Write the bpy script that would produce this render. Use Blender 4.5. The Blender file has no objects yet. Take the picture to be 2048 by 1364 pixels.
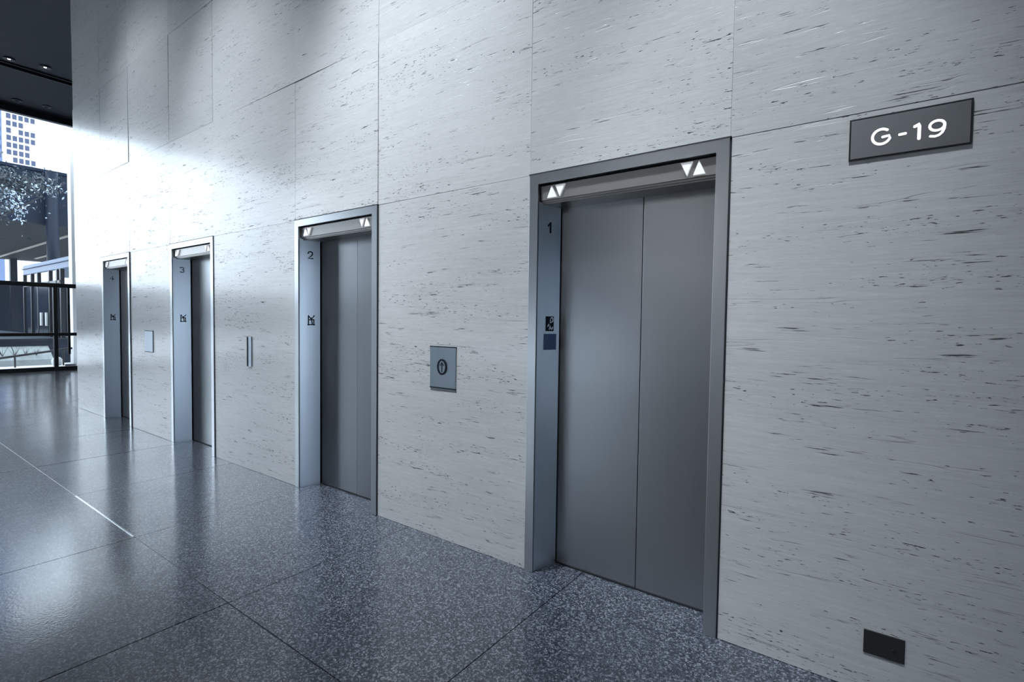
import bpy, bmesh, math, random
from mathutils import Vector, Matrix
random.seed(7)
S = bpy.context.scene
C = S.collection
PI = math.pi

# ------------------------------------------------------------------ helpers
def bx(bm, x0, x1, y0, y1, z0, z1, attr=None, val=0.0):
    vs = [bm.verts.new(p) for p in ((x0,y0,z0),(x1,y0,z0),(x1,y1,z0),(x0,y1,z0),(x0,y0,z1),(x1,y0,z1),(x1,y1,z1),(x0,y1,z1))]
    fs = []
    for i in ((0,3,2,1),(4,5,6,7),(0,1,5,4),(1,2,6,5),(2,3,7,6),(3,0,4,7)):
        fs.append(bm.faces.new([vs[j] for j in i]))
    if attr is not None:
        for f in fs: f[attr] = val
    return vs

def prism(bm, pts, d0, d1, f):
    """extrude the 2-D outline pts between depths d0 and d1; f(u,v,d) -> 3-D"""
    a = [bm.verts.new(f(u, v, d0)) for u, v in pts]
    b = [bm.verts.new(f(u, v, d1)) for u, v in pts]
    n = len(pts)
    bm.faces.new(a); bm.faces.new(b[::-1])
    for i in range(n):
        bm.faces.new((a[i], a[(i+1) % n], b[(i+1) % n], b[i]))

def cyl(bm, p0, p1, r, n=16, r1=None):
    p0, p1 = Vector(p0), Vector(p1)
    d = (p1-p0).normalized()
    a = d.orthogonal().normalized(); b = d.cross(a)
    r1 = r if r1 is None else r1
    ra = [bm.verts.new(p0 + (a*math.cos(2*PI*i/n)+b*math.sin(2*PI*i/n))*r) for i in range(n)]
    rb = [bm.verts.new(p1 + (a*math.cos(2*PI*i/n)+b*math.sin(2*PI*i/n))*r1) for i in range(n)]
    bm.faces.new(ra[::-1]); bm.faces.new(rb)
    for i in range(n):
        bm.faces.new((ra[i], ra[(i+1) % n], rb[(i+1) % n], rb[i]))

def lathe(bm, prof, c, n=32):
    rings = []
    for r, z in prof:
        rings.append([bm.verts.new((c[0]+r*math.cos(2*PI*i/n), c[1]+r*math.sin(2*PI*i/n), c[2]+z)) for i in range(n)])
    for k in range(len(rings)-1):
        for i in range(n):
            bm.faces.new((rings[k][i], rings[k][(i+1) % n], rings[k+1][(i+1) % n], rings[k+1][i]))
    bm.faces.new(rings[0][::-1]); bm.faces.new(rings[-1])

def stroke(bm, pts, w, d0, d1, f, closed=False, n=10):
    """a pen stroke of width w with round ends, extruded: one outline, mitred"""
    P = [Vector(p) for p in pts]
    m = len(P)
    h = w/2
    def nrm(i):
        if closed:
            t = P[(i+1) % m]-P[i-1]
        else:
            t = P[min(i+1, m-1)]-P[max(i-1, 0)]
        t.normalize()
        return Vector((-t.y, t.x))
    L = [P[i]+nrm(i)*h for i in range(m)]
    R = [P[i]-nrm(i)*h for i in range(m)]
    if closed:
        quads = [(i, (i+1) % m) for i in range(m)]
    else:
        quads = [(i, i+1) for i in range(m-1)]
    for d, flip in ((d0, False), (d1, True)):
        lv = [bm.verts.new(f(p.x, p.y, d)) for p in L]
        rv = [bm.verts.new(f(p.x, p.y, d)) for p in R]
        for i, j in quads:
            q = (lv[i], rv[i], rv[j], lv[j])
            bm.faces.new(q[::-1] if flip else q)
        if flip: lb, rb = lv, rv
        else: la, ra = lv, rv
    for i, j in quads:
        bm.faces.new((la[i], la[j], lb[j], lb[i]))
        bm.faces.new((ra[j], ra[i], rb[i], rb[j]))
    if not closed:
        for i, sgn in ((0, -1), (m-1, 1)):
            t = (P[1]-P[0]) if i == 0 else (P[-1]-P[-2])
            t.normalize(); nn = Vector((-t.y, t.x))
            cap = [P[i]+nn*h*math.cos(PI*k/n)+t*sgn*h*math.sin(PI*k/n) for k in range(n+1)]
            prism(bm, [(p.x, p.y) for p in cap], d0, d1, f)

def obj(name, bm, mat, parent=None, smooth=False, bevel=0.0, loc=None):
    bmesh.ops.recalc_face_normals(bm, faces=bm.faces[:])
    me = bpy.data.meshes.new(name)
    bm.to_mesh(me); bm.free()
    o = bpy.data.objects.new(name, me); C.objects.link(o)
    if isinstance(mat, (list, tuple)):
        for m in mat: me.materials.append(m)
    else:
        me.materials.append(mat)
    if smooth:
        for p in me.polygons: p.use_smooth = True
    if bevel:
        b = o.modifiers.new('bevel', 'BEVEL'); b.width = bevel; b.segments = 2; b.limit_method = 'ANGLE'
    if parent is not None: o.parent = parent
    if loc is not None: o.location = loc
    return o

def tag(o, label, cat, group=None):
    o['label'] = label; o['category'] = cat
    if group: o['group'] = group
    return o

def thing(name, label, cat, loc=(0,0,0), group=None):
    o = bpy.data.objects.new(name, None); C.objects.link(o)
    o.location = loc; o.empty_display_size = 0.1
    return tag(o, label, cat, group)

def struct(o):
    o['kind'] = 'structure'
    return o

def B(): return bmesh.new()

# ------------------------------------------------------------------ materials
def mat(name):
    m = bpy.data.materials.new(name); m.use_nodes = True
    nt = m.node_tree
    return m, nt, nt.nodes['Principled BSDF']

def N(nt, t, **kw):
    n = nt.nodes.new(t)
    for k, v in kw.items():
        if k in n.inputs: n.inputs[k].default_value = v
        else: setattr(n, k, v)
    return n

def simple(name, col, rough=0.5, metal=0.0, spec=0.5, emit=None, es=0.0, var=0.06, scale=6.0):
    """plain paint / metal with a faint procedural mottling"""
    m, nt, p = mat(name)
    L = nt.links.new
    tc = N(nt, 'ShaderNodeTexCoord')
    no = N(nt, 'ShaderNodeTexNoise'); no.inputs['Scale'].default_value = scale; no.inputs['Detail'].default_value = 4
    L(tc.outputs['Object'], no.inputs['Vector'])
    mr = N(nt, 'ShaderNodeMapRange'); mr.inputs['To Min'].default_value = 1-var; mr.inputs['To Max'].default_value = 1+var
    L(no.outputs['Fac'], mr.inputs['Value'])
    mx = N(nt, 'ShaderNodeVectorMath', operation='SCALE'); mx.inputs[0].default_value = col
    L(mr.outputs['Result'], mx.inputs['Scale'])
    L(mx.outputs[0], p.inputs['Base Color'])
    p.inputs['Roughness'].default_value = rough; p.inputs['Metallic'].default_value = metal
    p.inputs['Specular IOR Level'].default_value = spec
    if emit:
        p.inputs['Emission Color'].default_value = (*emit, 1); p.inputs['Emission Strength'].default_value = es
    return m

def brushed(name, col, rough=0.3, streak=0.012):
    m, nt, p = mat(name)
    L = nt.links.new
    tc = N(nt, 'ShaderNodeTexCoord')
    n2 = N(nt, 'ShaderNodeTexNoise'); n2.inputs['Scale'].default_value = 0.8; n2.inputs['Detail'].default_value = 1
    L(tc.outputs['Object'], n2.inputs['Vector'])
    mp = N(nt, 'ShaderNodeMapping'); mp.inputs['Scale'].default_value = (40, 40, 0.5)
    L(tc.outputs['Object'], mp.inputs['Vector'])
    no = N(nt, 'ShaderNodeTexNoise'); no.inputs['Scale'].default_value = 1; no.inputs['Detail'].default_value = 2
    L(mp.outputs[0], no.inputs['Vector'])
    mr = N(nt, 'ShaderNodeMapRange'); mr.inputs['To Min'].default_value = 0.98; mr.inputs['To Max'].default_value = 1.02
    L(no.outputs['Fac'], mr.inputs['Value'])
    mx = N(nt, 'ShaderNodeVectorMath', operation='SCALE'); mx.inputs[0].default_value = col
    L(mr.outputs['Result'], mx.inputs['Scale'])
    L(mx.outputs[0], p.inputs['Base Color'])
    r2 = N(nt, 'ShaderNodeMapRange'); r2.inputs['From Min'].default_value = 0.3; r2.inputs['From Max'].default_value = 0.7
    r2.inputs['To Min'].default_value = rough-streak; r2.inputs['To Max'].default_value = rough+streak
    L(n2.outputs['Fac'], r2.inputs['Value'])
    L(r2.outputs['Result'], p.inputs['Roughness'])
    p.inputs['Metallic'].default_value = 1
    return m

def travertine():
    m, nt, p = mat('travertine')
    L = nt.links.new
    tc = N(nt, 'ShaderNodeTexCoord')
    at = N(nt, 'ShaderNodeAttribute'); at.attribute_name = 'panel'
    # every slab is cut from another spot of the quarry: shift the pattern by a random amount per slab
    sh = N(nt, 'ShaderNodeVectorMath', operation='MULTIPLY'); sh.inputs[1].default_value = (17.0, 0.0, 3.7)
    L(at.outputs['Fac'], sh.inputs[0])
    cmb = N(nt, 'ShaderNodeCombineXYZ')
    L(at.outputs['Fac'], cmb.inputs[0]); L(at.outputs['Fac'], cmb.inputs[1]); L(at.outputs['Fac'], cmb.inputs[2])
    L(cmb.outputs[0], sh.inputs[0])
    base = N(nt, 'ShaderNodeVectorMath', operation='ADD')
    L(tc.outputs['Object'], base.inputs[0]); L(sh.outputs[0], base.inputs[1])
    # gentle waviness of the bedding
    wv = N(nt, 'ShaderNodeTexNoise'); wv.inputs['Scale'].default_value = 1.3; wv.inputs['Detail'].default_value = 2
    L(base.outputs[0], wv.inputs['Vector'])
    ws = N(nt, 'ShaderNodeVectorMath', operation='MULTIPLY'); ws.inputs[1].default_value = (0, 0, 0.035)
    L(wv.outputs['Color'], ws.inputs[0])
    co = N(nt, 'ShaderNodeVectorMath', operation='ADD')
    L(base.outputs[0], co.inputs[0]); L(ws.outputs[0], co.inputs[1])

    def noise(sx, sz, detail=3, rough=0.5, off=0.0):
        mp = N(nt, 'ShaderNodeMapping'); mp.inputs['Scale'].default_value = (sx, 4, sz); mp.inputs['Location'].default_value = (off, off, off)
        L(co.outputs[0], mp.inputs['Vector'])
        no = N(nt, 'ShaderNodeTexNoise'); no.inputs['Scale'].default_value = 1; no.inputs['Detail'].default_value = detail; no.inputs['Roughness'].default_value = rough
        L(mp.outputs[0], no.inputs['Vector'])
        return no.outputs['Fac']
    def rng(v, a, b, c=0.0, d=1.0):
        r = N(nt, 'ShaderNodeMapRange', interpolation_type='SMOOTHSTEP')
        r.inputs['From Min'].default_value = a; r.inputs['From Max'].default_value = b
        r.inputs['To Min'].default_value = c; r.inputs['To Max'].default_value = d
        L(v, r.inputs['Value']); return r.outputs['Result']
    def mth(op, a, b=None):
        n = N(nt, 'ShaderNodeMath', operation=op)
        for i, v in enumerate((a, b)):
            if v is None: continue
            if isinstance(v, (int, float)): n.inputs[i].default_value = v
            else: L(v, n.inputs[i])
        return n.outputs[0]
    streak = noise(2.2, 60, 5, 0.62)
    fine = noise(14, 190, 3, 0.65, 3.1)
    cloud = noise(0.5, 1.4, 3, 0.5, 8.0)
    # small pits, thick in some beds and rare in others
    bed = noise(0.8, 10, 2, 0.5, 5.0)
    bedm = rng(bed, 0.42, 0.62, 0.0, 0.10)
    pit = rng(mth('ADD', noise(24, 165, 3, 0.55, 1.7), bedm), 0.722, 0.762)
    # long open fissures along the bedding
    fmask = rng(noise(2.4, 26, 2, 0.5, 11.0), 0.575, 0.635)
    fis = mth('MULTIPLY', rng(noise(7, 170, 3, 0.6, 21.0), 0.57, 0.615), fmask)
    # fine hairlines that follow the bedding
    hl = mth('ABSOLUTE', mth('SUBTRACT', noise(0.6, 16.0, 2, 0.5, 31.0), 0.5))
    hair = mth('MULTIPLY', rng(hl, 0.0, 0.0065, 1.0, 0.0), rng(noise(2.0, 14, 2, 0.5, 41.0), 0.50, 0.60))
    # rare round holes
    vm = N(nt, 'ShaderNodeMapping'); vm.inputs['Scale'].default_value = (1.0, 0.0, 1.35)
    L(base.outputs[0], vm.inputs['Vector'])
    vo = N(nt, 'ShaderNodeTexVoronoi'); vo.inputs['Scale'].default_value = 3.2
    L(vm.outputs[0], vo.inputs['Vector'])
    vc = N(nt, 'ShaderNodeSeparateColor'); L(vo.outputs['Color'], vc.inputs[0])
    hole = mth('MULTIPLY', rng(vo.outputs['Distance'], 0.020, 0.032, 1.0, 0.0), rng(vc.outputs[0], 0.84, 0.86))
    op = mth('MAXIMUM', mth('MAXIMUM', pit, fis), hole)

    tone = mth('ADD', mth('ADD', mth('MULTIPLY', streak, 0.17), mth('MULTIPLY', fine, 0.17)), mth('MULTIPLY', cloud, 0.14))
    tone = mth('ADD', tone, mth('MULTIPLY', mth('FRACT', mth('MULTIPLY', at.outputs['Fac'], 7.31)), 0.05))
    cr = N(nt, 'ShaderNodeValToRGB')
    e = cr.color_ramp.elements
    e[0].position = 0.12; e[0].color = (0.36, 0.36, 0.36, 1)
    e[1].position = 0.36; e[1].color = (0.66, 0.655, 0.645, 1)
    L(tone, cr.inputs[0])
    m1 = N(nt, 'ShaderNodeMix', data_type='RGBA')
    L(mth('MULTIPLY', hair, 0.40), m1.inputs[0]); L(cr.outputs[0], m1.inputs[6]); m1.inputs[7].default_value = (0.16, 0.15, 0.14, 1)
    m2 = N(nt, 'ShaderNodeMix', data_type='RGBA')
    L(mth('MULTIPLY', op, 0.97), m2.inputs[0]); L(m1.outputs[2], m2.inputs[6]); m2.inputs[7].default_value = (0.03, 0.03, 0.032, 1)
    L(m2.outputs[2], p.inputs['Base Color'])
    L(rng(op, 0, 1, 0.30, 0.8), p.inputs['Roughness'])
    p.inputs['IOR'].default_value = 1.5
    L(rng(op, 0, 1, 0.5, 0.0), p.inputs['Coat Weight'])
    p.inputs['Coat Roughness'].default_value = 0.15; p.inputs['Coat IOR'].default_value = 1.5
    h = mth('SUBTRACT', mth('MULTIPLY', mth('ADD', streak, fine), 0.12), mth('ADD', op, mth('MULTIPLY', hair, 0.3)))
    bu = N(nt, 'ShaderNodeBump'); bu.inputs['Strength'].default_value = 0.35; bu.inputs['Distance'].default_value = 0.006
    L(h, bu.inputs['Height']); L(bu.outputs[0], p.inputs['Normal'])
    return m

def terrazzo():
    m, nt, p = mat('terrazzo')
    L = nt.links.new
    tc = N(nt, 'ShaderNodeTexCoord')
    at = N(nt, 'ShaderNodeAttribute'); at.attribute_name = 'panel'
    def vor(s):
        v = N(nt, 'ShaderNodeTexVoronoi'); v.inputs['Scale'].default_value = s
        L(tc.outputs['Object'], v.inputs['Vector']); return v
    v1 = vor(125); v2 = vor(280)
    s1 = N(nt, 'ShaderNodeSeparateColor'); L(v1.outputs['Color'], s1.inputs[0])
    s2 = N(nt, 'ShaderNodeSeparateColor'); L(v2.outputs['Color'], s2.inputs[0])
    mx = N(nt, 'ShaderNodeMath', operation='MULTIPLY_ADD')
    L(s1.outputs[0], mx.inputs[0]); mx.inputs[1].default_value = 0.6
    m2 = N(nt, 'ShaderNodeMath', operation='MULTIPLY'); L(s2.outputs[1], m2.inputs[0]); m2.inputs[1].default_value = 0.4
    L(m2.outputs[0], mx.inputs[2])
    cr = N(nt, 'ShaderNodeValToRGB')
    cr.color_ramp.interpolation = 'LINEAR'
    els = cr.color_ramp.elements
    els[0].position = 0.25; els[0].color = (0.008, 0.011, 0.018, 1)
    els[1].position = 0.5; els[1].color = (0.034, 0.044, 0.066, 1)
    for pos, col in ((0.68, (0.092, 0.108, 0.138, 1)), (0.86, (0.30, 0.315, 0.35, 1))):
        q = els.new(pos); q.color = col
    L(mx.outputs[0], cr.inputs[0])
    gr = N(nt, 'ShaderNodeMath', operation='GREATER_THAN'); gr.inputs[1].default_value = 1.5
    L(at.outputs['Fac'], gr.inputs[0])
    gm = N(nt, 'ShaderNodeMix', data_type='RGBA')
    L(gr.outputs[0], gm.inputs[0]); L(cr.outputs[0], gm.inputs[6]); gm.inputs[7].default_value = (0.008, 0.009, 0.012, 1)
    L(gm.outputs[2], p.inputs['Base Color'])
    no = N(nt, 'ShaderNodeTexNoise'); no.inputs['Scale'].default_value = 1.1; no.inputs['Detail'].default_value = 4
    L(tc.outputs['Object'], no.inputs['Vector'])
    rr = N(nt, 'ShaderNodeMapRange'); rr.inputs['From Min'].default_value = 0.3; rr.inputs['From Max'].default_value = 0.7
    rr.inputs['To Min'].default_value = 0.36; rr.inputs['To Max'].default_value = 0.46
    L(no.outputs['Fac'], rr.inputs['Value']); L(rr.outputs['Result'], p.inputs['Roughness'])
    n3 = N(nt, 'ShaderNodeTexNoise'); n3.inputs['Scale'].default_value = 70; n3.inputs['Detail'].default_value = 2
    L(tc.outputs['Object'], n3.inputs['Vector'])
    bu = N(nt, 'ShaderNodeBump'); bu.inputs['Strength'].default_value = 0.10; bu.inputs['Distance'].default_value = 0.004
    L(n3.outputs['Fac'], bu.inputs['Height']); L(bu.outputs[0], p.inputs['Normal'])
    p.inputs['IOR'].default_value = 1.5
    p.inputs['Coat Weight'].default_value = 0.9; p.inputs['Coat Roughness'].default_value = 0.13; p.inputs['Coat IOR'].default_value = 1.6
    L(bu.outputs[0], p.inputs['Coat Normal'])
    return m

def glass(name, tint=(1,1,1), dark=1.0):
    m = bpy.data.materials.new(name); m.use_nodes = True
    nt = m.node_tree; nt.nodes.clear(); L = nt.links.new
    out = nt.nodes.new('ShaderNodeOutputMaterial')
    tr = nt.nodes.new('ShaderNodeBsdfTransparent'); tr.inputs[0].default_value = (tint[0]*dark, tint[1]*dark, tint[2]*dark, 1)
    gl = nt.nodes.new('ShaderNodeBsdfGlossy'); gl.inputs['Roughness'].default_value = 0.02
    fr = nt.nodes.new('ShaderNodeFresnel'); fr.inputs['IOR'].default_value = 1.45
    mx = nt.nodes.new('ShaderNodeMixShader')
    L(fr.outputs[0], mx.inputs[0]); L(tr.outputs[0], mx.inputs[1]); L(gl.outputs[0], mx.inputs[2])
    L(mx.outputs[0], out.inputs[0])
    return m

M = dict(
    trav=travertine(), terr=terrazzo(),
    steel=brushed('brushed_steel', (0.335, 0.35, 0.365), 0.295),
    jamb=brushed('jamb_steel', (0.60, 0.64, 0.69), 0.295),
    frame=brushed('frame_steel', (0.52, 0.54, 0.56), 0.295),
    header=brushed('header_bronze', (0.34, 0.33, 0.32), 0.42),
    plate=brushed('plate_steel', (0.33, 0.37, 0.41), 0.36),
    dark=simple('dark_gap', (0.012, 0.013, 0.016), 0.6),
    ink=simple('engraving_and_shade', (0.012, 0.016, 0.025), 0.6, spec=0.1),
    blue=simple('blue_label', (0.045, 0.085, 0.19), 0.35),
    sign=brushed('sign_bronze', (0.42, 0.42, 0.43), 0.38),
    signrim=simple('sign_rim', (0.012, 0.013, 0.015), 0.4),
    lit=simple('lit_letter', (0.9, 0.9, 0.9), 0.4, emit=(0.95, 0.98, 1.0), es=1.0, var=0.0),
    arrow=simple('arrow_lens', (0.85, 0.86, 0.88), 0.35, emit=(0.95, 0.97, 1.0), es=0.35, var=0.02),
    outlet=simple('outlet_bronze', (0.035, 0.034, 0.036), 0.5, metal=0.4),
    ceil=simple('ceiling_paint', (0.018, 0.024, 0.034), 0.75, var=0.04, scale=1.0),
    plaster=simple('lobby_plaster', (0.66, 0.67, 0.68), 0.7),
    darkwall=simple('dark_wall', (0.05, 0.055, 0.065), 0.6),
    mull=simple('black_metal', (0.010, 0.011, 0.016), 0.4),
    strip=simple('joint_glint_metal', (0.75, 0.77, 0.80), 0.22, metal=1.0),
    glass=glass('window_glass'),
    darkglass=simple('dark_glazing', (0.010, 0.016, 0.028), 0.15, spec=0.12),
    fascia=simple('pavilion_fascia', (0.085, 0.125, 0.20), 0.45, spec=0.3),
    whitecol=simple('white_column', (0.72, 0.73, 0.75), 0.6),
    greyb=simple('grey_facade', (0.34, 0.38, 0.43), 0.7),
    pave=simple('pale_paving', (0.80, 0.80, 0.80), 0.8, var=0.05, scale=0.4),
    bank=simple('pale_planting_bed', (0.36, 0.40, 0.40), 0.9, var=0.3, scale=6),
    terrace=simple('terrace_wall', (0.022, 0.030, 0.048), 0.6, spec=0.2),
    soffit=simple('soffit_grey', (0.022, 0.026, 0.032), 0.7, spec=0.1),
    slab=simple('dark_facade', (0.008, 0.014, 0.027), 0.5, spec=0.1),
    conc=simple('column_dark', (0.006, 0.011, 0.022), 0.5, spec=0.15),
    lamp=simple('lamp_glow', (0.9, 0.9, 0.9), 0.4, emit=(1.0, 0.97, 0.92), es=6.0, var=0),
    striplamp=simple('strip_lamp_glow', (0.1, 0.1, 0.1), 0.4, emit=(1.0, 0.98, 0.92), es=0.14, var=0),
    tower=simple('tower_concrete', (0.55, 0.58, 0.62), 0.7, scale=0.05),
    towerblue=simple('tower_blue', (0.05, 0.08, 0.16), 0.4, scale=0.05),
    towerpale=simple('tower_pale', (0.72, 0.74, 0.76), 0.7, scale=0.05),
    pane=simple('tower_window', (0.012, 0.025, 0.07), 0.25),
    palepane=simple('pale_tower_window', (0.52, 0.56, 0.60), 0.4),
    blind=simple('window_blind', (0.62, 0.66, 0.72), 0.7),
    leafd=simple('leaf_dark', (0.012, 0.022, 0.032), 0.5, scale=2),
    leafl=simple('leaf_glint', (0.42, 0.50, 0.56), 0.45, scale=2),  # sky glints on the tree, put into a paler leaf colour
    bark=simple('bark', (0.03, 0.03, 0.035), 0.8, scale=8),
    white=simple('white_enamel', (0.7, 0.7, 0.72), 0.5),
)

# ------------------------------------------------------------------ main dimensions (metres)
W = 1.157; HD = 2.45                               # elevator frame, outer
LEFT = [-1.7825, -4.374, -7.146, -9.675]           # left edges of the four frames
XEND = -11.03                                      # end of the travertine wall
XR = 4.5                                           # right end of the lobby
XF = -19.0                                         # glazed facade
ZC = 7.15                                          # ceiling
YL = -9.5                                          # opposite side of the lobby
YB = 6.0                                           # lobby depth beyond the end of the travertine wall
ZJ = [0.0, 2.45, 3.69, 4.98, 6.2, ZC]              # horizontal joints

# ------------------------------------------------------------------ travertine wall with its four openings
bm = B()
la = bm.faces.layers.float.new('panel')
opens = sorted((l, l+W) for l in LEFT)
xs = [XEND]
for a, b in opens: xs += [a, b]
xs += [0.62, 2.0, 3.3, XR]
g = 0.0011
TH = 0.03
def slab(x0, x1, z0, z1):
    """one stone slab, 30 mm thick, its face a hair out of plane like any hand-set slab"""
    r = random.random()
    t = [random.uniform(-1, 1)*0.0026 for _ in range(2)]
    vs = bx(bm, x0+g, x1-g, 0.0, TH, z0+g, z1-g, la, r)
    w_ = x1-x0; h_ = z1-z0
    for v in vs:
        if v.co.y < TH/2:
            v.co.y += t[0]*((v.co.x-x0)/w_-0.5)*2*w_ + t[1]*0.6*((v.co.z-z0)/h_-0.5)*2
        # no slab front may stand proud of the frames
for i in range(len(xs)-1):
    x0, x1 = xs[i], xs[i+1]
    is_open = any(abs(x0-a) < 1e-6 for a, b in opens)
    for k in range(len(ZJ)-1):
        if k == 0 and is_open: continue
        slab(x0, x1, ZJ[k], ZJ[k+1])
# backing of the stone, with the openings left free
lo = XEND
for a, b in opens:                                  # pointing, set back in the joints
    bx(bm, lo+0.002, a-0.002, 0.006, TH+0.002, 0, HD-0.002, la, 0.5); lo = b
bx(bm, lo+0.002, XR, 0.006, TH+0.002, 0, HD-0.002, la, 0.5)
bx(bm, XEND+0.002, XR, 0.006, TH+0.002, HD+0.004, ZC, la, 0.5)
lo = XEND
for a, b in opens:
    bx(bm, lo, a, TH+0.001, 0.45, 0, HD, la, 0.5); lo = b
bx(bm, lo, XR, TH+0.001, 0.45, 0, HD, la, 0.5)
bx(bm, XEND, XR, TH+0.001, 0.45, HD, ZC, la, 0.5)
bx(bm, XEND, XEND+0.45, 0.45, YB, 0, ZC, la, 0.3)   # end of the elevator core
struct(obj('wall_right', bm, M['trav']))

# ------------------------------------------------------------------ floor: large terrazzo slabs with open joints
bm = B()
la = bm.faces.layers.float.new('panel')
fx = [-19.0]
q = -1.47
row = []
while q > -19: row.append(q); q -= 1.378
fx = [-19.0] + row[::-1] + [-0.1, 1.28, 2.65, XR]
fy = [YL, -7.9, -6.25, -4.6, -2.95, -1.31, 0.34]
gj = 0.0028
for i in range(len(fx)-1):
    for j in range(len(fy)-1):
        z = random.uniform(-1, 1)*0.0004
        vs = bx(bm, fx[i]+gj, fx[i+1]-gj, fy[j]+gj, fy[j+1]-gj, -0.04, 0.0, la, random.random())
        a, b = random.uniform(-1, 1)*0.0009, random.uniform(-1, 1)*0.0009
        for v in vs:
            if v.co.z > -0.01:
                v.co.z += a*(v.co.x-(fx[i]+fx[i+1])/2) + b*(v.co.y-(fy[j]+fy[j+1])/2) - 0.001
for i in range(6):                                  # beyond the end of the wall
    x0, x1 = XF+i*1.33, XF+(i+1)*1.33
    for j in range(4):
        y0 = 0.34+j*1.415
        bx(bm, x0+gj, x1-gj, y0+gj, y0+1.415-gj, -0.04, -0.001, la, random.random())
bx(bm, XF, XR, YL, YB, -0.2, -0.005, la, 2.0)        # dark grout under the joints
struct(obj('floor', bm, M['terr']))
bm = B()
bx(bm, -5.60, -4.24, -1.316, -1.304, -0.02, 0.0008)  # bright metal strip added to imitate a glint along the joint
struct(obj('trim_1', bm, M['strip'], bevel=0.001))

# ------------------------------------------------------------------ ceiling with a shadow slot, other walls
bm = B()
bx(bm, XF, -16.12, YL, YB, ZC, ZC+0.25)
bx(bm, -15.86, XR, YL, YB, ZC, ZC+0.25)
bx(bm, -16.12, -15.86, YL, YB, ZC+0.18, ZC+0.25)
struct(obj('ceiling', bm, M['ceil']))
bm = B()
bx(bm, -16.12, -16.10, YL, YB, ZC-0.03, ZC+0.18); bx(bm, -15.88, -15.86, YL, YB, ZC-0.03, ZC+0.18)
bx(bm, -16.10, -15.88, YL, YB, ZC+0.16, ZC+0.18)
struct(obj('trim_2', bm, M['mull']))
bm = B(); bx(bm, -5.5, XR, YL-0.3, YL, 0, ZC)
bx(bm, XF, -5.5, YL-0.3, YL, 3.0, ZC)
struct(obj('wall_left', bm, M['plaster']))
bm = B()
bx(bm, XR, XR+0.3, YL-0.3, -3.3, 0, ZC); bx(bm, XR, XR+0.3, -0.25, 0.45, 0, ZC); bx(bm, XR, XR+0.3, -3.3, -0.25, 3.0, ZC)
struct(obj('wall_front', bm, M['darkwall']))
bm = B(); bx(bm, XF, XEND+0.45, YB, YB+0.3, 0, ZC)
struct(obj('wall_back', bm, M['darkwall']))

# ------------------------------------------------------------------ glazed facade at the end of the lobby
wn = bpy.data.objects.new('window_1', None); C.objects.link(wn); wn.location = (XF, 0, 0); struct(wn)
bm = B(); bx(bm, -0.14, 0.02, YL, YB, 6.98, ZC); obj('head_rail', bm, M['mull'], wn)
bm = B(); bx(bm, -0.12, 0.04, YL, YB, 0.0, 0.10); obj('base_rail', bm, M['mull'], wn)
bm = B(); bx(bm, -0.06, 0.06, YL, YB, 2.35, 2.47); obj('transom', bm, M['mull'], wn, bevel=0.02)
bm = B(); bx(bm, -0.05, 0.05, YL, YB, 0.98, 1.07); obj('push_rail', bm, M['mull'], wn, bevel=0.01)
for y in (-8.2, -5.8, -3.4, -0.98, 1.42, 3.82):
    bm = B(); bx(bm, -0.06, 0.06, y-0.045, y+0.045, 0.0, 2.40); obj('post', bm, M['mull'], wn, bevel=0.006)
bm = B(); bx(bm, -0.03, 0.02, 1.69, 1.745, 0.45, 2.36); obj('mullion', bm, M['mull'], wn)
bm = B(); bx(bm, -0.012, 0.0, YL, YB, 0.05, 7.0); obj('glass_pane', bm, M['glass'], wn)

w2 = bpy.data.objects.new('window_2', None); C.objects.link(w2); w2.location = (0, YL, 0); struct(w2)
bm = B(); bx(bm, XF, -5.5, -0.2, -0.06, 2.88, 3.0); obj('head_rail', bm, M['mull'], w2)
bm = B(); bx(bm, XF, -5.5, -0.2, -0.04, 0, 0.1); obj('base_rail', bm, M['mull'], w2)
for x in (-16.6, -14.2, -11.8, -9.4, -7.0):
    bm = B(); bx(bm, x-0.04, x+0.04, -0.2, -0.06, 0.05, 2.9); obj('post', bm, M['mull'], w2)
bm = B(); bx(bm, XF, -5.5, -0.14, -0.128, 0.05, 2.95); obj('glass_pane', bm, M['glass'], w2)

w3 = bpy.data.objects.new('added_window', None); C.objects.link(w3); w3.location = (XR, 0, 0); struct(w3)  # unseen side window, added to brighten the elevator jambs
bm = B(); bx(bm, 0.1, 0.2, -3.3, -0.25, 2.9, 3.0); obj('head_rail', bm, M['mull'], w3)
for y in (-3.26, -1.8, -0.29):
    bm = B(); bx(bm, 0.1, 0.2, y-0.04, y+0.04, 0.0, 2.9); obj('post', bm, M['mull'], w3)
bm = B(); bx(bm, 0.14, 0.152, -3.3, -0.25, 0.0, 2.95); obj('glass_pane', bm, M['glass'], w3)

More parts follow.
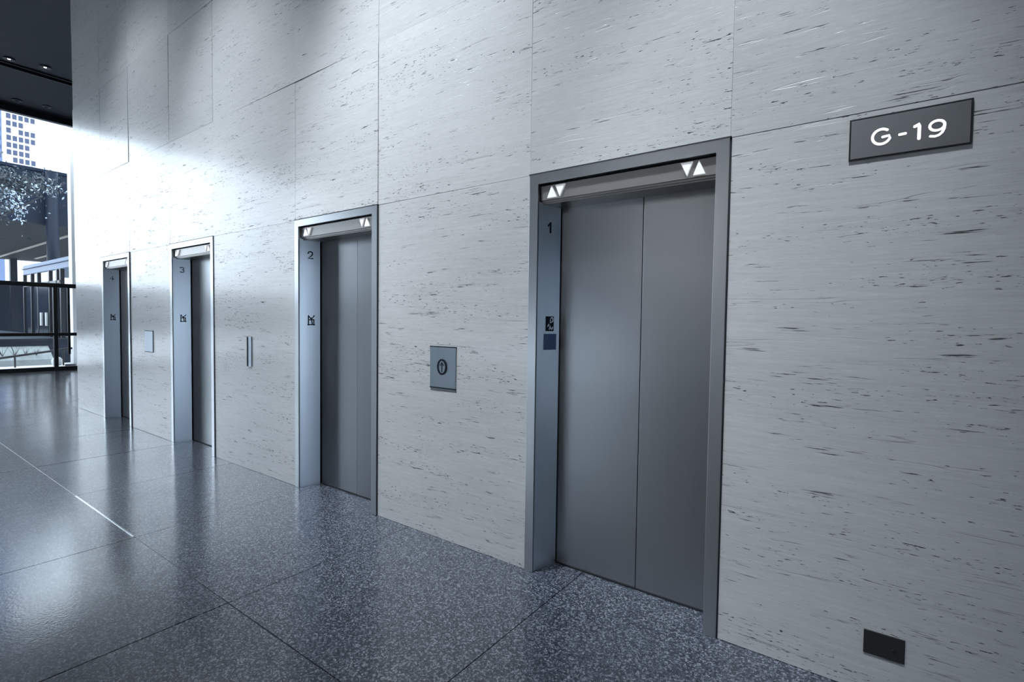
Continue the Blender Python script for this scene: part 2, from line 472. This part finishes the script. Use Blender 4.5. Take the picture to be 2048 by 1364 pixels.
# ------------------------------------------------------------------ elevators
hw = W/2
T0 = Vector((-hw+0.062, 0.0)); T1 = Vector((-hw+0.117, 0.19))     # plan line of the left reveal
def reveal_f(side):
    a = Vector((T0.x*-side, T0.y)); b = Vector((T1.x*-side, T1.y))
    e = (b-a); ln = e.length; e.normalize()
    n = Vector((-side*e.y, side*e.x)) if side > 0 else Vector((e.y, -e.x))
    # n points into the opening
    if n.x*side > 0: n = -n
    def f(u, z, d):                                # u = distance along the reveal from its front edge
        p = a + e*u + n*d
        return (p.x, p.y, z)
    return f, ln
GLY = {
    '1': [[(-0.42, 0.62), (0.05, 1.0), (0.05, 0.0)]],
    '2': [[(-0.5, 0.72), (-0.38, 0.92), (0.0, 1.0), (0.4, 0.9), (0.48, 0.68), (0.3, 0.42), (-0.5, 0.0), (0.55, 0.0)]],
    '3': [[(-0.5, 0.9), (0.0, 1.0), (0.42, 0.88), (0.42, 0.62), (-0.1, 0.52), (0.46, 0.42), (0.46, 0.12), (0.0, 0.0), (-0.5, 0.1)]],
    '4': [[(0.25, 0.0), (0.25, 1.0), (-0.55, 0.28), (0.55, 0.28)]],
}
def tri(bm, pts, y0, y1):
    prism(bm, pts, y0, y1, lambda u, v, d: (u, d, v))
def build_elevator(loc, digit, label, blue):
    t = thing('elevator', label, 'elevator', loc, 'bank of elevators in the stone wall')
    # frame face: two uprights and a head, standing 10 mm proud of the stone
    bm = B()
    fw = 0.062
    prism(bm, [(-hw, 0), (-hw+fw, 0), (-hw+fw, HD-0.062), (hw-fw, HD-0.062), (hw-fw, 0), (hw, 0), (hw, HD), (-hw, HD)], -0.010, 0.03,
          lambda u, v, d: (u*0.9985, d, v))
    obj('door_frame', bm, M['frame'], t, bevel=0.0015)
    # thin dark strips painted as the shadow gap between frame and stone
    bm = B()
    for x0, x1 in ((-hw-0.004, -hw+0.0015), (hw-0.0015, hw+0.006)):
        bx(bm, x0, x1, -0.003, 0.02, 0, HD+0.004)
    bx(bm, -hw-0.004, hw+0.006, -0.0112, 0.02, HD-0.0015, HD+0.005)
    obj('shadow_line', bm, M['dark'], t)
    # splayed reveals
    for side in (-1, 1):
        f, ln = reveal_f(side)
        bm = B()
        prism(bm, [(0, 0), (ln-0.012, 0), (ln-0.012, HD-0.165), (0, HD-0.165)], 0.0, -0.03, lambda u, v, d: f(u, v, d))
        jb = obj('jamb', bm, M['jamb'], t)
        if side < 0:
            bm = B()
            h, w_ = 0.062, 0.040
            for s in GLY[digit]:
                stroke(bm, [(0.098+x*w_, 2.112+y*h) for x, y in s], 0.0105, 0.0, 0.003, f)
            obj('elevator_number', bm, M['ink'], jb)
            bm = B()
            z0 = 1.50
            bx0 = [(0.072, z0), (0.138, z0), (0.138, z0+0.092), (0.072, z0+0.092)]
            if blue:
                prism(bm, bx0, 0.0, 0.002, f)
                pl = obj('floor_plate', bm, M['ink'], jb)
                bm = B()
                for s in ([(0.112, z0+0.08), (0.124, z0+0.085)], [(0.108, z0+0.070), (0.108, z0+0.052), (0.128, z0+0.060), (0.128, z0+0.080)],
                          [(0.100, z0+0.012), (0.106, z0+0.034), (0.114, z0+0.014)], [(0.122, z0+0.012), (0.128, z0+0.024)],
                          [(0.088, z0+0.030), (0.096, z0+0.042)]):
                    stroke(bm, s, 0.007, 0.001, 0.004, f)
                obj('raised_mark', bm, M['jamb'], pl)
            else:
                for s in ([(0.075, z0+0.004), (0.135, z0+0.004)], [(0.080, z0), (0.080, z0+0.086)], [(0.128, z0), (0.128, z0+0.050)],
                          [(0.080, z0+0.086), (0.105, z0+0.052), (0.132, z0+0.086)], [(0.082, z0+0.048), (0.128, z0+0.050)],
                          [(0.104, z0+0.066), (0.108, z0+0.050), (0.114, z0+0.006)]):
                    stroke(bm, s, 0.010, 0.0, 0.003, f)
                obj('raised_mark', bm, M['ink'], jb)
            if blue:
                bm = B()
                prism(bm, [(0.058, 1.383), (0.160, 1.383), (0.160, 1.483), (0.058, 1.483)], 0.0, 0.004, f)
                sp = obj('instruction_plate', bm, M['blue'], jb, bevel=0.001); sp['label'] = 'small blue plate'
    # dark box painted as shade in the slot, then the transom panel with its arrow lanterns
    bm = B(); bx(bm, -hw+fw, hw-fw, 0.04, 0.30, HD-0.075, HD-0.055); obj('shadow_gap', bm, M['dark'], t)
    bm = B()
    bx(bm, -hw+fw+0.006, hw-fw-0.006, 0.016, 0.22, 2.292, 2.378)
    bx(bm, -hw+fw+0.006, hw-fw-0.006, 0.036, 0.20, 2.272, 2.284)
    bx(bm, -hw+fw+0.010, hw-fw-0.010, 0.026, 0.20, 2.280, 2.296)
    tp = obj('transom_panel', bm, M['header'], t, bevel=0.0008)
    for pts in ([(-0.461, 2.300), (-0.395, 2.300), (-0.431, 2.371)], [(-0.405, 2.371), (-0.338, 2.371), (-0.374, 2.300)],
                [(0.339, 2.371), (0.399, 2.371), (0.372, 2.300)], [(0.402, 2.300), (0.462, 2.300), (0.430, 2.371)]):
        bm = B(); tri(bm, pts, 0.005, 0.018)
        obj('arrow_lantern', bm, M['arrow'], tp, bevel=0.002)
    # the two leaves, meeting to the right of the middle; the right leaf slides in front
    bm = B(); bx(bm, -0.475, 0.073, 0.190, 0.225, 0.010, 2.40); obj('door_panel', bm, M['steel'], t, bevel=0.002)
    bm = B(); bx(bm, 0.077, 0.475, 0.188, 0.225, 0.010, 2.40)
    for v in bm.verts:
        v.co.y += (v.co.x-0.077)*0.006
    obj('door_panel', bm, M['steel'], t, bevel=0.002)
    bm = B(); bx(bm, 0.0731, 0.0769, 0.198, 0.225, 0.010, 2.40); obj('door_seam', bm, M['dark'], t)
    bm = B(); bx(bm, -0.5, 0.5, 0.186, 0.26, 0.0, 0.009); obj('door_sill', bm, M['dark'], t)
    bm = B(); bx(bm, -hw+0.002, hw-0.002, 0.235, 0.26, 0.0, HD-0.004); obj('shaft_back', bm, M['dark'], t)
    return t
labels = ['steel elevator doors numbered 1, right beside the lit G-19 sign',
          'steel elevator doors numbered 2, between the framed up button plate and the narrow wall strip',
          'steel elevator doors, third from the G-19 sign, between narrow strip and small pale wall plate',
          'narrow looking steel elevator at the far end of the stone wall, beside the white corner']
for i, l in enumerate(LEFT):
    build_elevator((l+hw, 0, 0), '1234'[i], labels[i], i == 0)

# ------------------------------------------------------------------ plates on the wall
cp = thing('call_button_plate', 'grey steel call plate with an oval up button between elevators 1 and 2', 'call button', (-2.504, 0, 1.0835), 'elevator call plates')
bm = B(); bx(bm, -0.124, 0.124, -0.008, 0.002, 0.0, 0.289); obj('face_plate', bm, M['plate'], cp, bevel=0.002)
for z in (0.285, -0.006):
    bm = B(); bx(bm, -0.126, 0.126, -0.0085, 0.002, z, z+0.007); obj('dark_edge_strip', bm, M['ink'], cp)  # dark strips painted as shadow along the plate's top and bottom
fp = lambda u, v, d: (u, d, v)
def oval(a, b, cx, cz, n=36): return [(cx+a*math.cos(2*PI*i/n), cz+b*math.sin(2*PI*i/n)) for i in range(n)]
bm = B(); stroke(bm, oval(0.039, 0.050, -0.003, 0.147), 0.012, -0.014, -0.006, fp, closed=True); obj('button_ring', bm, M['ink'], cp)
bm = B(); prism(bm, oval(0.034, 0.045, -0.003, 0.147), -0.0105, -0.006, fp)
bt = obj('button', bm, M['plate'], cp)
bm = B()
stroke(bm, [(-0.003, 0.115), (-0.003, 0.172)], 0.008, -0.0125, -0.010, fp)
stroke(bm, [(-0.020, 0.158), (-0.003, 0.178), (0.014, 0.158)], 0.006, -0.0125, -0.010, fp)
obj('arrow_mark', bm, M['ink'], bt)

cp2 = thing('call_button_plate', 'narrow pale metal strip plate on the stone between elevators 2 and 3', 'call button', (-5.208, 0, 1.064), 'elevator call plates')
bm = B(); bx(bm, -0.042, 0.042, -0.010, 0.002, 0, 0.305); obj('face_plate', bm, M['plate'], cp2, bevel=0.002)
bm = B(); bx(bm, -0.044, -0.016, -0.0115, -0.008, 0.002, 0.303); obj('dark_edge_strip', bm, M['ink'], cp2)
cp3 = thing('call_button_plate', 'small bluish metal plate on the stone between elevators 3 and 4', 'call button', (-7.85, 0, 1.093), 'elevator call plates')
bm = B(); bx(bm, -0.136, 0.136, -0.010, 0.002, 0, 0.278); obj('face_plate', bm, M['plate'], cp3, bevel=0.002)
for z in (-0.004, 0.274):
    bm = B(); bx(bm, -0.138, 0.138, -0.0105, 0.002, z, z+0.007); obj('dark_edge_strip', bm, M['ink'], cp3)  # shadow lines painted on as dark strips, as on the first plate

ot = thing('outlet_cover', 'dark bronze rectangular cover plate low on the stone wall under the sign', 'outlet cover', (0.040, 0, 0.172), None)
bm = B(); bx(bm, -0.070, 0.070, -0.006, 0.002, 0, 0.1); obj('cover_plate', bm, M['outlet'], ot, bevel=0.002)
bm = B(); lathe(bm, [(0.006, 0), (0.006, 0.003), (0.003, 0.004)], (0, 0, 0), 12)
sc_ = obj('screw', bm, M['dark'], ot); sc_.rotation_euler = (PI/2, 0, 0); sc_.location = (0.033, -0.006, 0.045)

# ------------------------------------------------------------------ the lit sign G-19
sg = thing('wall_sign', 'grey framed sign with glowing white G-19 on the stone wall', 'sign', (0.0475, 0, 2.2535))
bm = B(); prism(bm, [(-0.1955, 0), (0.1955, 0), (0.1955, 0.171), (-0.1955, 0.171)], -0.007, 0.002, fp); obj('sign_rim', bm, M['signrim'], sg)
bm = B(); prism(bm, [(-0.1895, 0.006), (0.1885, 0.006), (0.1885, 0.164), (-0.1895, 0.164)], -0.0085, -0.004, fp); obj('sign_face', bm, M['sign'], sg)
def arc(cx, cz, a, b, d0, d1, n=26):
    return [(cx+a*math.cos(math.radians(d0+(d1-d0)*i/n)), cz+b*math.sin(math.radians(d0+(d1-d0)*i/n))) for i in range(n+1)]
ox, oz = 0.0475, 2.2535
def letter(name, strokes, w):
    bm = B()
    for s in strokes: stroke(bm, [(x-ox, z-oz) for x, z in s], w, -0.0105, -0.008, fp)
    obj(name, bm, M['lit'], sg)
letter('letter_g', [arc(-0.0375, 2.3345, 0.0300, 0.0300, 52, 338) + [(-0.0122, 2.3345), (-0.0330, 2.3320)]], 0.0098)
letter('letter_dash', [[(0.0225, 2.3305), (0.0405, 2.3315)]], 0.0100)
letter('digit_one', [[(0.0700, 2.3525), (0.0835, 2.3595), (0.0840, 2.3520), (0.0840, 2.3030)]], 0.0112)
letter('digit_nine', [arc(0.1385, 2.3425, 0.0225, 0.0188, 0, 360, 40),
                      [(0.1610, 2.3425), (0.1600, 2.3270), (0.1545, 2.3135), (0.1450, 2.3045), (0.1330, 2.3015), (0.1190, 2.3045)]], 0.0090)

# ------------------------------------------------------------------ recessed ceiling lights near the facade
def downlight(x, y, lit, label):
    t = thing('downlight', label, 'ceiling light', (x, y, ZC), 'recessed ceiling lights')
    bm = B()
    n = 24
    prof = [(0.036, -0.001), (0.10, -0.001), (0.10, -0.022), (0.050, -0.026), (0.036, -0.001)]
    rings = [[bm.verts.new((r*math.cos(2*PI*i/n), r*math.sin(2*PI*i/n), z)) for i in range(n)] for r, z in prof]
    for k in range(len(rings)-1):
        for i in range(n): bm.faces.new((rings[k][i], rings[k][(i+1) % n], rings[k+1][(i+1) % n], rings[k+1][i]))
    obj('trim_ring', bm, M['mull'], t)
    bm = B(); lathe(bm, [(0.034, 0.0), (0.034, -0.004), (0.024, -0.006 if not lit else -0.02)], (0, 0, 0), 20)
    obj('lens', bm, M['lamp'] if lit else M['dark'], t)
downlight(-15.62, 0.02, True, 'lit recessed ceiling light, the one farther from the stone wall corner')
downlight(-15.45, 0.58, True, 'lit recessed ceiling light, the one nearer to the stone wall corner')
downlight(-18.42, 0.62, False, 'unlit dark recessed ceiling fixture just inside the glass facade, farther from the stone corner')
downlight(-18.30, 1.18, False, 'unlit dark recessed ceiling fixture just inside the glass facade, nearer to the stone corner')

# ------------------------------------------------------------------ outside
bm = B(); bx(bm, -420, XF-0.14, -200, 260, -0.3, -0.02); bx(bm, XF-0.14, 80, -200, YL-0.31, -0.3, -0.02); bx(bm, XR+0.31, 80, YL-0.31, 40, -0.3, -0.02)
struct(obj('ground', bm, M['pave']))

o = B(); bx(o, -21.2, -20.85, 2.24, 2.62, -0.02, 8.6)
tag(obj('outdoor_column', o, M['whitecol'], bevel=0.01), 'tall white column just outside the glass, beside the end of the stone wall', 'column')

# ramp handrail
rl = thing('ramp_handrail', 'black sloping handrail on posts outside the glass', 'handrail', (-21.0, 0, -0.02))
bm = B(); cyl(bm, (0, -1.2, 0.03), (0, 3.2, 0.685), 0.035, 12); obj('top_rail', bm, M['mull'], rl)
for y in (-0.2, 0.905, 2.02, 3.1):
    bm = B(); cyl(bm, (0, y, 0), (0, y, 0.22+(y+0.2)*0.149-0.03), 0.022, 10); obj('post', bm, M['mull'], rl)
bm = B(); lathe(bm, [(0.10, 0), (0.14, 0.06), (0.14, 0.16), (0.09, 0.24), (0.04, 0.26)], (-21.25, 1.92, -0.02), 20)
tag(obj('bollard', bm, M['white'], smooth=True), 'small white rounded bollard standing by the handrail post outside', 'bollard')
bm = B(); cyl(bm, (-20.75, 2.14, -0.02), (-20.75, 2.14, 0.03), 0.14, 20)  # flat dark plate on the paving, not a lamp
tag(obj('ground_plate', bm, M['mull']), 'flat dark disc on the pale paving next to the bollard outside', 'ground plate')

# raised terrace with a pale planted bank in front
bm = B(); bx(bm, -48, -22.2, 0.0, 2.7, -0.02, 0.74)
bx(bm, -48, -22.16, 0.0, 2.7, 0.74, 0.80)
tag(obj('terrace', bm, M['terrace']), 'low dark terrace wall with raised platform outside the glass', 'terrace')
bm = B()
prism(bm, [(-22.195, -0.02), (-21.5, -0.02), (-21.55, 0.16), (-21.9, 0.40), (-22.195, 0.56)], -0.5, 1.9, lambda u, v, d: (u, d, v))
tag(obj('planting_bed', bm, M['bank']), 'pale sloping planting bed in front of the dark terrace wall', 'planting bed')
for k, (y, s) in enumerate(((0.75, 1.0), (1.02, 1.25), (1.28, 0.8), (1.52, 0.7))):
    bm = B(); rr = random.Random(k)
    for j in range(9):
        a = rr.uniform(0, 2*PI); r = rr.uniform(0.05, 0.16)*s; h = rr.uniform(0.18, 0.34)*s
        p0 = Vector((0, 0, 0)); p1 = Vector((r*math.cos(a)*0.4, r*math.sin(a)*0.5, h*0.5)); p2 = Vector((r*math.cos(a), r*math.sin(a), h))
        cyl(bm, p0, p1, 0.007, 6, 0.005); cyl(bm, p1, p2, 0.005, 6, 0.002)
    tag(obj('bare_shrub', bm, M['bark'], loc=(-21.72, y, 0.285)),
        ['small bare shrub on the planting bed, first from the outer edge of the view', 'tallest bare shrub on the planting bed, rising behind the handrail post',
         'low bare shrub on the planting bed, just past the tallest one', 'last low bare shrub, nearest the doorway end of the planting bed'][k], 'shrub', 'bare shrubs on the bank')

# entrance pavilion: dark glazed vestibule under a pale blue fascia
pv = thing('entrance_pavilion', 'glazed entrance pavilion with a bluish fascia and dark doors outside', 'pavilion', (-24.5, 2.3, 0))
X0, X1 = -3.1, 3.05                                  # local x range
bm = B(); bx(bm, X0, 3.1, 0.0, 4.5, 3.13, 3.50); bx(bm, X0, 3.1, -0.05, 4.5, 3.34, 3.38); obj('roof_fascia', bm, M['fascia'], pv, bevel=0.03)
bm = B(); bx(bm, X0+0.1, 2.1, 0.04, 0.07, 0.80, 2.70); obj('glass_wall', bm, M['darkglass'], pv)
for k, (a, b) in enumerate(((-2.9, -1.95), (-1.8, -1.0), (-0.85, 0.55), (0.75, 1.5))):
    bm = B(); bx(bm, a, b, 0.04, 0.06, 2.75, 3.12); obj('clerestory_pane', bm, M['glass'], pv)
for x in (-3.05, -1.88, -0.92, 0.65, 1.62, 2.05):
    bm = B(); bx(bm, x-0.06, x+0.06, -0.01, 0.10, 0.80, 3.14); obj('mullion', bm, M['mull'], pv)
bm = B(); bx(bm, X0, 2.1, -0.01, 0.09, 2.66, 2.76); obj('door_head', bm, M['mull'], pv)
for x, w_ in ((-0.62, 0.70), (0.12, 0.70)):
    bm = B(); bx(bm, x-w_/2, x+w_/2, 0.0, 0.035, 0.82, 2.64); d = obj('door_leaf', bm, M['darkglass'], pv)
for dx in (-0.18, 0.52):
    bm = B(); cyl(bm, (dx, -0.05, 1.19), (dx, -0.05, 1.66), 0.05, 10); cyl(bm, (dx, -0.05, 1.25), (dx, 0.02, 1.25), 0.015, 8); cyl(bm, (dx, -0.05, 1.60), (dx, 0.02, 1.60), 0.015, 8)
    obj('pull_handle', bm, M['white'], pv)
bm = B(); cyl(bm, (-23.4, 2.86, -0.02), (-23.4, 2.86, 2.05), 0.06, 12); cyl(bm, (-23.4, 2.86, 2.05), (-23.4, 2.86, 2.30), 0.10, 12, 0.13)
tag(obj('lamp_post', bm, M['conc']), 'slim dark post seen through the gap at the end of the pavilion', 'lamp post')

# dark building on columns across the terrace
bd = thing('overhanging_building', 'dark building with a deep lit overhang across the terrace', 'building', (-29, 0.6, 0))
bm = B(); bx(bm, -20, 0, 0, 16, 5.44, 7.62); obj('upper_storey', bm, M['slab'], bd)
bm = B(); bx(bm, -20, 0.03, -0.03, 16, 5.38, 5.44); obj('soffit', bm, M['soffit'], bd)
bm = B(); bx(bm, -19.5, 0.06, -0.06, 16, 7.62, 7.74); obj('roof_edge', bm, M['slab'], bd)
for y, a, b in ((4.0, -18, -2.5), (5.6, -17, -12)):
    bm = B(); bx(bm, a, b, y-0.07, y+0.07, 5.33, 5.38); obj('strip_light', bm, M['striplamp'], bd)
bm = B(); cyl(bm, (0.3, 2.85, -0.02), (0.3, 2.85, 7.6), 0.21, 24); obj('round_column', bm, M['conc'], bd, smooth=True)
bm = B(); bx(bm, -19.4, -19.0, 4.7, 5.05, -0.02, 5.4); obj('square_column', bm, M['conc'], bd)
bm = B(); bx(bm, -54, -50, -60, 22, -0.02, 3.8)
tag(obj('boundary_wall', bm, M['slab']), 'long low dark wall far outside, under the overhang', 'wall')
bm = B(); bx(bm, -60, 30, -44, -40, -0.02, 8.5)  # unseen block, added only to be reflected and shape the light
tag(obj('unseen_building', bm, M['slab']), 'long dark low building out of view, added for reflections and light', 'building')

bm = B(); bx(bm, 26, 34, -30, 20, -0.02, 12)  # unseen, added for what the jambs reflect through the side window
tag(obj('unseen_building', bm, M['greyb']), 'grey building out of view beyond the side window, added for its reflection', 'building')

# tree on the terrace in front of the dark facade
tr = thing('tree', 'tree with dark leaves and pale ones painted as glints in front of the dark building', 'tree', (-25.4, 0.2, 0.812))
bm = B(); cyl(bm, (0, 0, 0), (0.05, 0.1, 2.6), 0.13, 12, 0.10); cyl(bm, (0.05, 0.1, 2.6), (0.1, 0.9, 4.5), 0.09, 10, 0.04); cyl(bm, (0.05, 0.1, 2.6), (-0.2, -0.6, 4.8), 0.08, 10, 0.03)
cyl(bm, (0.08, 0.5, 3.6), (0.2, 2.2, 5.1), 0.05, 8, 0.02); cyl(bm, (0.08, 0.7, 4.2), (0.0, 1.9, 4.5), 0.03, 8, 0.01)
obj('trunk', bm, M['bark'], tr)
rr = random.Random(3)
def leaves(name, clumps, material, size):
    bm = B()
    for (cx, cy, cz, sx, sy, sz, n) in clumps:
        for _ in range(n):
            p = Vector((cx+rr.gauss(0, sx), cy+rr.gauss(0, sy), cz+rr.gauss(0, sz)))
            a = Vector((rr.gauss(0, 1), rr.gauss(0, 1), rr.gauss(0, 0.5))).normalized()
            b = a.orthogonal().normalized(); c_ = a.cross(b)
            th = rr.uniform(0, 2*PI); u = b*math.cos(th)+c_*math.sin(th); v = -b*math.sin(th)+c_*math.cos(th)
            s = size*rr.uniform(0.6, 1.4)
            q = [p-u*s, p-v*s*0.42, p+u*s, p+v*s*0.42]
            vs = [bm.verts.new(x) for x in q]
            bm.faces.new(vs)
    return obj(name, bm, material, tr)
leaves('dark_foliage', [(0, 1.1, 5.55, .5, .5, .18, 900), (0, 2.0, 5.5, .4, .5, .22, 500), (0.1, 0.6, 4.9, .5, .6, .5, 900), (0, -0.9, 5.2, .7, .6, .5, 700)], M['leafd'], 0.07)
leaves('glint_foliage', [(0.3, 1.05, 5.2, .3, .33, .22, 170), (0.3, 1.3, 4.85, .3, .30, .18, 110), (0.2, 1.75, 5.45, .3, .35, .12, 60), (0.2, 2.5, 5.4, .3, .3, .15, 45),
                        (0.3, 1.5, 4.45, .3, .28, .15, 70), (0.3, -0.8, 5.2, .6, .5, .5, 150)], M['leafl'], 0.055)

# towers far behind
def tower(name_label, x, y0, y1, h, wall, pane, cols, rows, z0, dz, fillw, fillh, blind=()):
    t = thing('tower', name_label, 'building', (x, (y0+y1)/2, 0), None)
    w_ = (y1-y0)/2
    bm = B(); bx(bm, -20, 0, -w_, w_, -0.02, h); obj('tower_wall', bm, wall, t)
    cw = 2*w_/cols
    proto = {}
    for r in range(rows):
        for c in range(cols):
            key = M['blind'] if (r, c) in blind else pane
            if key not in proto:
                bm = B(); bx(bm, -0.05, 0.06, -cw*fillw/2, cw*fillw/2, 0, dz*fillh)
                proto[key] = obj('window', bm, key, t); o = proto[key]
            else:
                o = proto[key].copy(); C.objects.link(o); o.parent = t
            o.location = (0, -w_+cw*(c+0.5), z0+dz*r)
tower('grid-windowed tower block seen through the glass, above the tree', -330, 51.2, 61.6, 130, M['tower'], M['pane'], 5, 11, 66, 3.3, 0.74, 0.70,
      {(6, 1), (2, 0), (7, 3), (7, 4), (3, 4), (4, 4), (0, 1), (0, 2)})
tower('dark blue tower, only a sliver seen past the grid-windowed tower', -300, 30, 45.2, 140, M['towerblue'], M['pane'], 6, 10, 60, 3.6, 0.7, 0.5)
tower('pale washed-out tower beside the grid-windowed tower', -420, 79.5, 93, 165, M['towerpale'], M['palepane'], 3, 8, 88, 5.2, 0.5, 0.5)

# ------------------------------------------------------------------ light
wd = bpy.data.worlds.new('World'); S.world = wd; wd.use_nodes = True
bg = wd.node_tree.nodes['Background']
bg.inputs[0].default_value = (0.74, 0.87, 1.0, 1); bg.inputs[1].default_value = 5.8

def portal(loc, rot, sx, sy):
    l = bpy.data.lights.new('daylight_portal', 'AREA'); l.shape = 'RECTANGLE'; l.size = sx; l.size_y = sy
    l.cycles.is_portal = True
    o = bpy.data.objects.new('daylight_portal', l); C.objects.link(o); o.location = loc; o.rotation_euler = rot
portal((XF-0.3, (YL+YB)/2, 3.5), (0, -PI/2, 0), 7.0, YB-YL)
portal((XR+0.4, -1.78, 1.5), (0, PI/2, 0), 3.0, 3.05)
portal(((XF-5.5)/2, YL-0.3, 1.5), (PI/2, 0, 0), 13.5, 3.0)

def spot(loc, aim, energy, angle, blend, radius, col):  # unseen spots added to light the walls, cones shaped to imitate lens vignetting
    l = bpy.data.lights.new('added_wash_spot', 'SPOT'); l.energy = energy; l.spot_size = math.radians(angle); l.spot_blend = blend
    l.shadow_soft_size = radius; l.color = col
    o = bpy.data.objects.new('added_wash_spot', l); C.objects.link(o); o.location = loc
    o.rotation_euler = (Vector(aim)-Vector(loc)).to_track_quat('-Z', 'Y').to_euler()
spot((-3.4, -2.3, 7.05), (-2.7, 0, 2.3), 2500, 48, 1.0, 0.30, (0.83, 0.915, 1.0))
spot((-0.75, -2.3, 7.05), (-0.55, 0, 2.2), 1800, 28, 1.0, 0.30, (0.83, 0.915, 1.0))
spot((-6.0, -2.3, 7.05), (-5.2, 0, 2.2), 1400, 58, 1.0, 0.30, (0.83, 0.915, 1.0))
spot((-9.0, -2.3, 7.05), (-7.6, 0, 3.2), 650, 64, 1.0, 0.30, (0.83, 0.915, 1.0))
spot((-4.2, -7.3, 7.05), (-4.2, -9.5, 2.9), 1900, 64, 1.0, 0.30, (0.98, 0.98, 1.0))  # added to brighten the opposite wall that the door steel reflects

# ------------------------------------------------------------------ camera
cam = bpy.data.cameras.new('camera'); co = bpy.data.objects.new('camera', cam); C.objects.link(co)
cam.sensor_fit = 'HORIZONTAL'; cam.sensor_width = 36.0; cam.lens = 1019.25*36/2048
cam.clip_start = 0.05; cam.clip_end = 1500
yaw, pitch, roll = -0.631114121, -0.0376123342, 0.013579318
fw_ = Vector((math.sin(yaw)*math.cos(pitch), math.cos(yaw)*math.cos(pitch), math.sin(pitch)))
r_ = Vector((math.cos(yaw), -math.sin(yaw), 0)); u_ = r_.cross(fw_)
c_, s_ = math.cos(roll), math.sin(roll)
rr_ = r_*c_+u_*s_; uu_ = -r_*s_+u_*c_
co.matrix_world = Matrix(((rr_.x, uu_.x, -fw_.x, 0.0), (rr_.y, uu_.y, -fw_.y, -2.60898), (rr_.z, uu_.z, -fw_.z, 1.5549), (0, 0, 0, 1)))
S.camera = co

S.view_settings.view_transform = 'Standard'; S.view_settings.look = 'None'
S.view_settings.exposure = -0.1; S.view_settings.gamma = 1.0
S.view_settings.use_curve_mapping = False
S.cycles.use_denoising = True
S.cycles.max_bounces = 7; S.cycles.diffuse_bounces = 3; S.cycles.glossy_bounces = 4; S.cycles.transparent_max_bounces = 12
S.cycles.sample_clamp_indirect = 8.0
S.cycles.use_adaptive_sampling = True; S.cycles.adaptive_threshold = 0.02
S.cycles.caustics_reflective = False
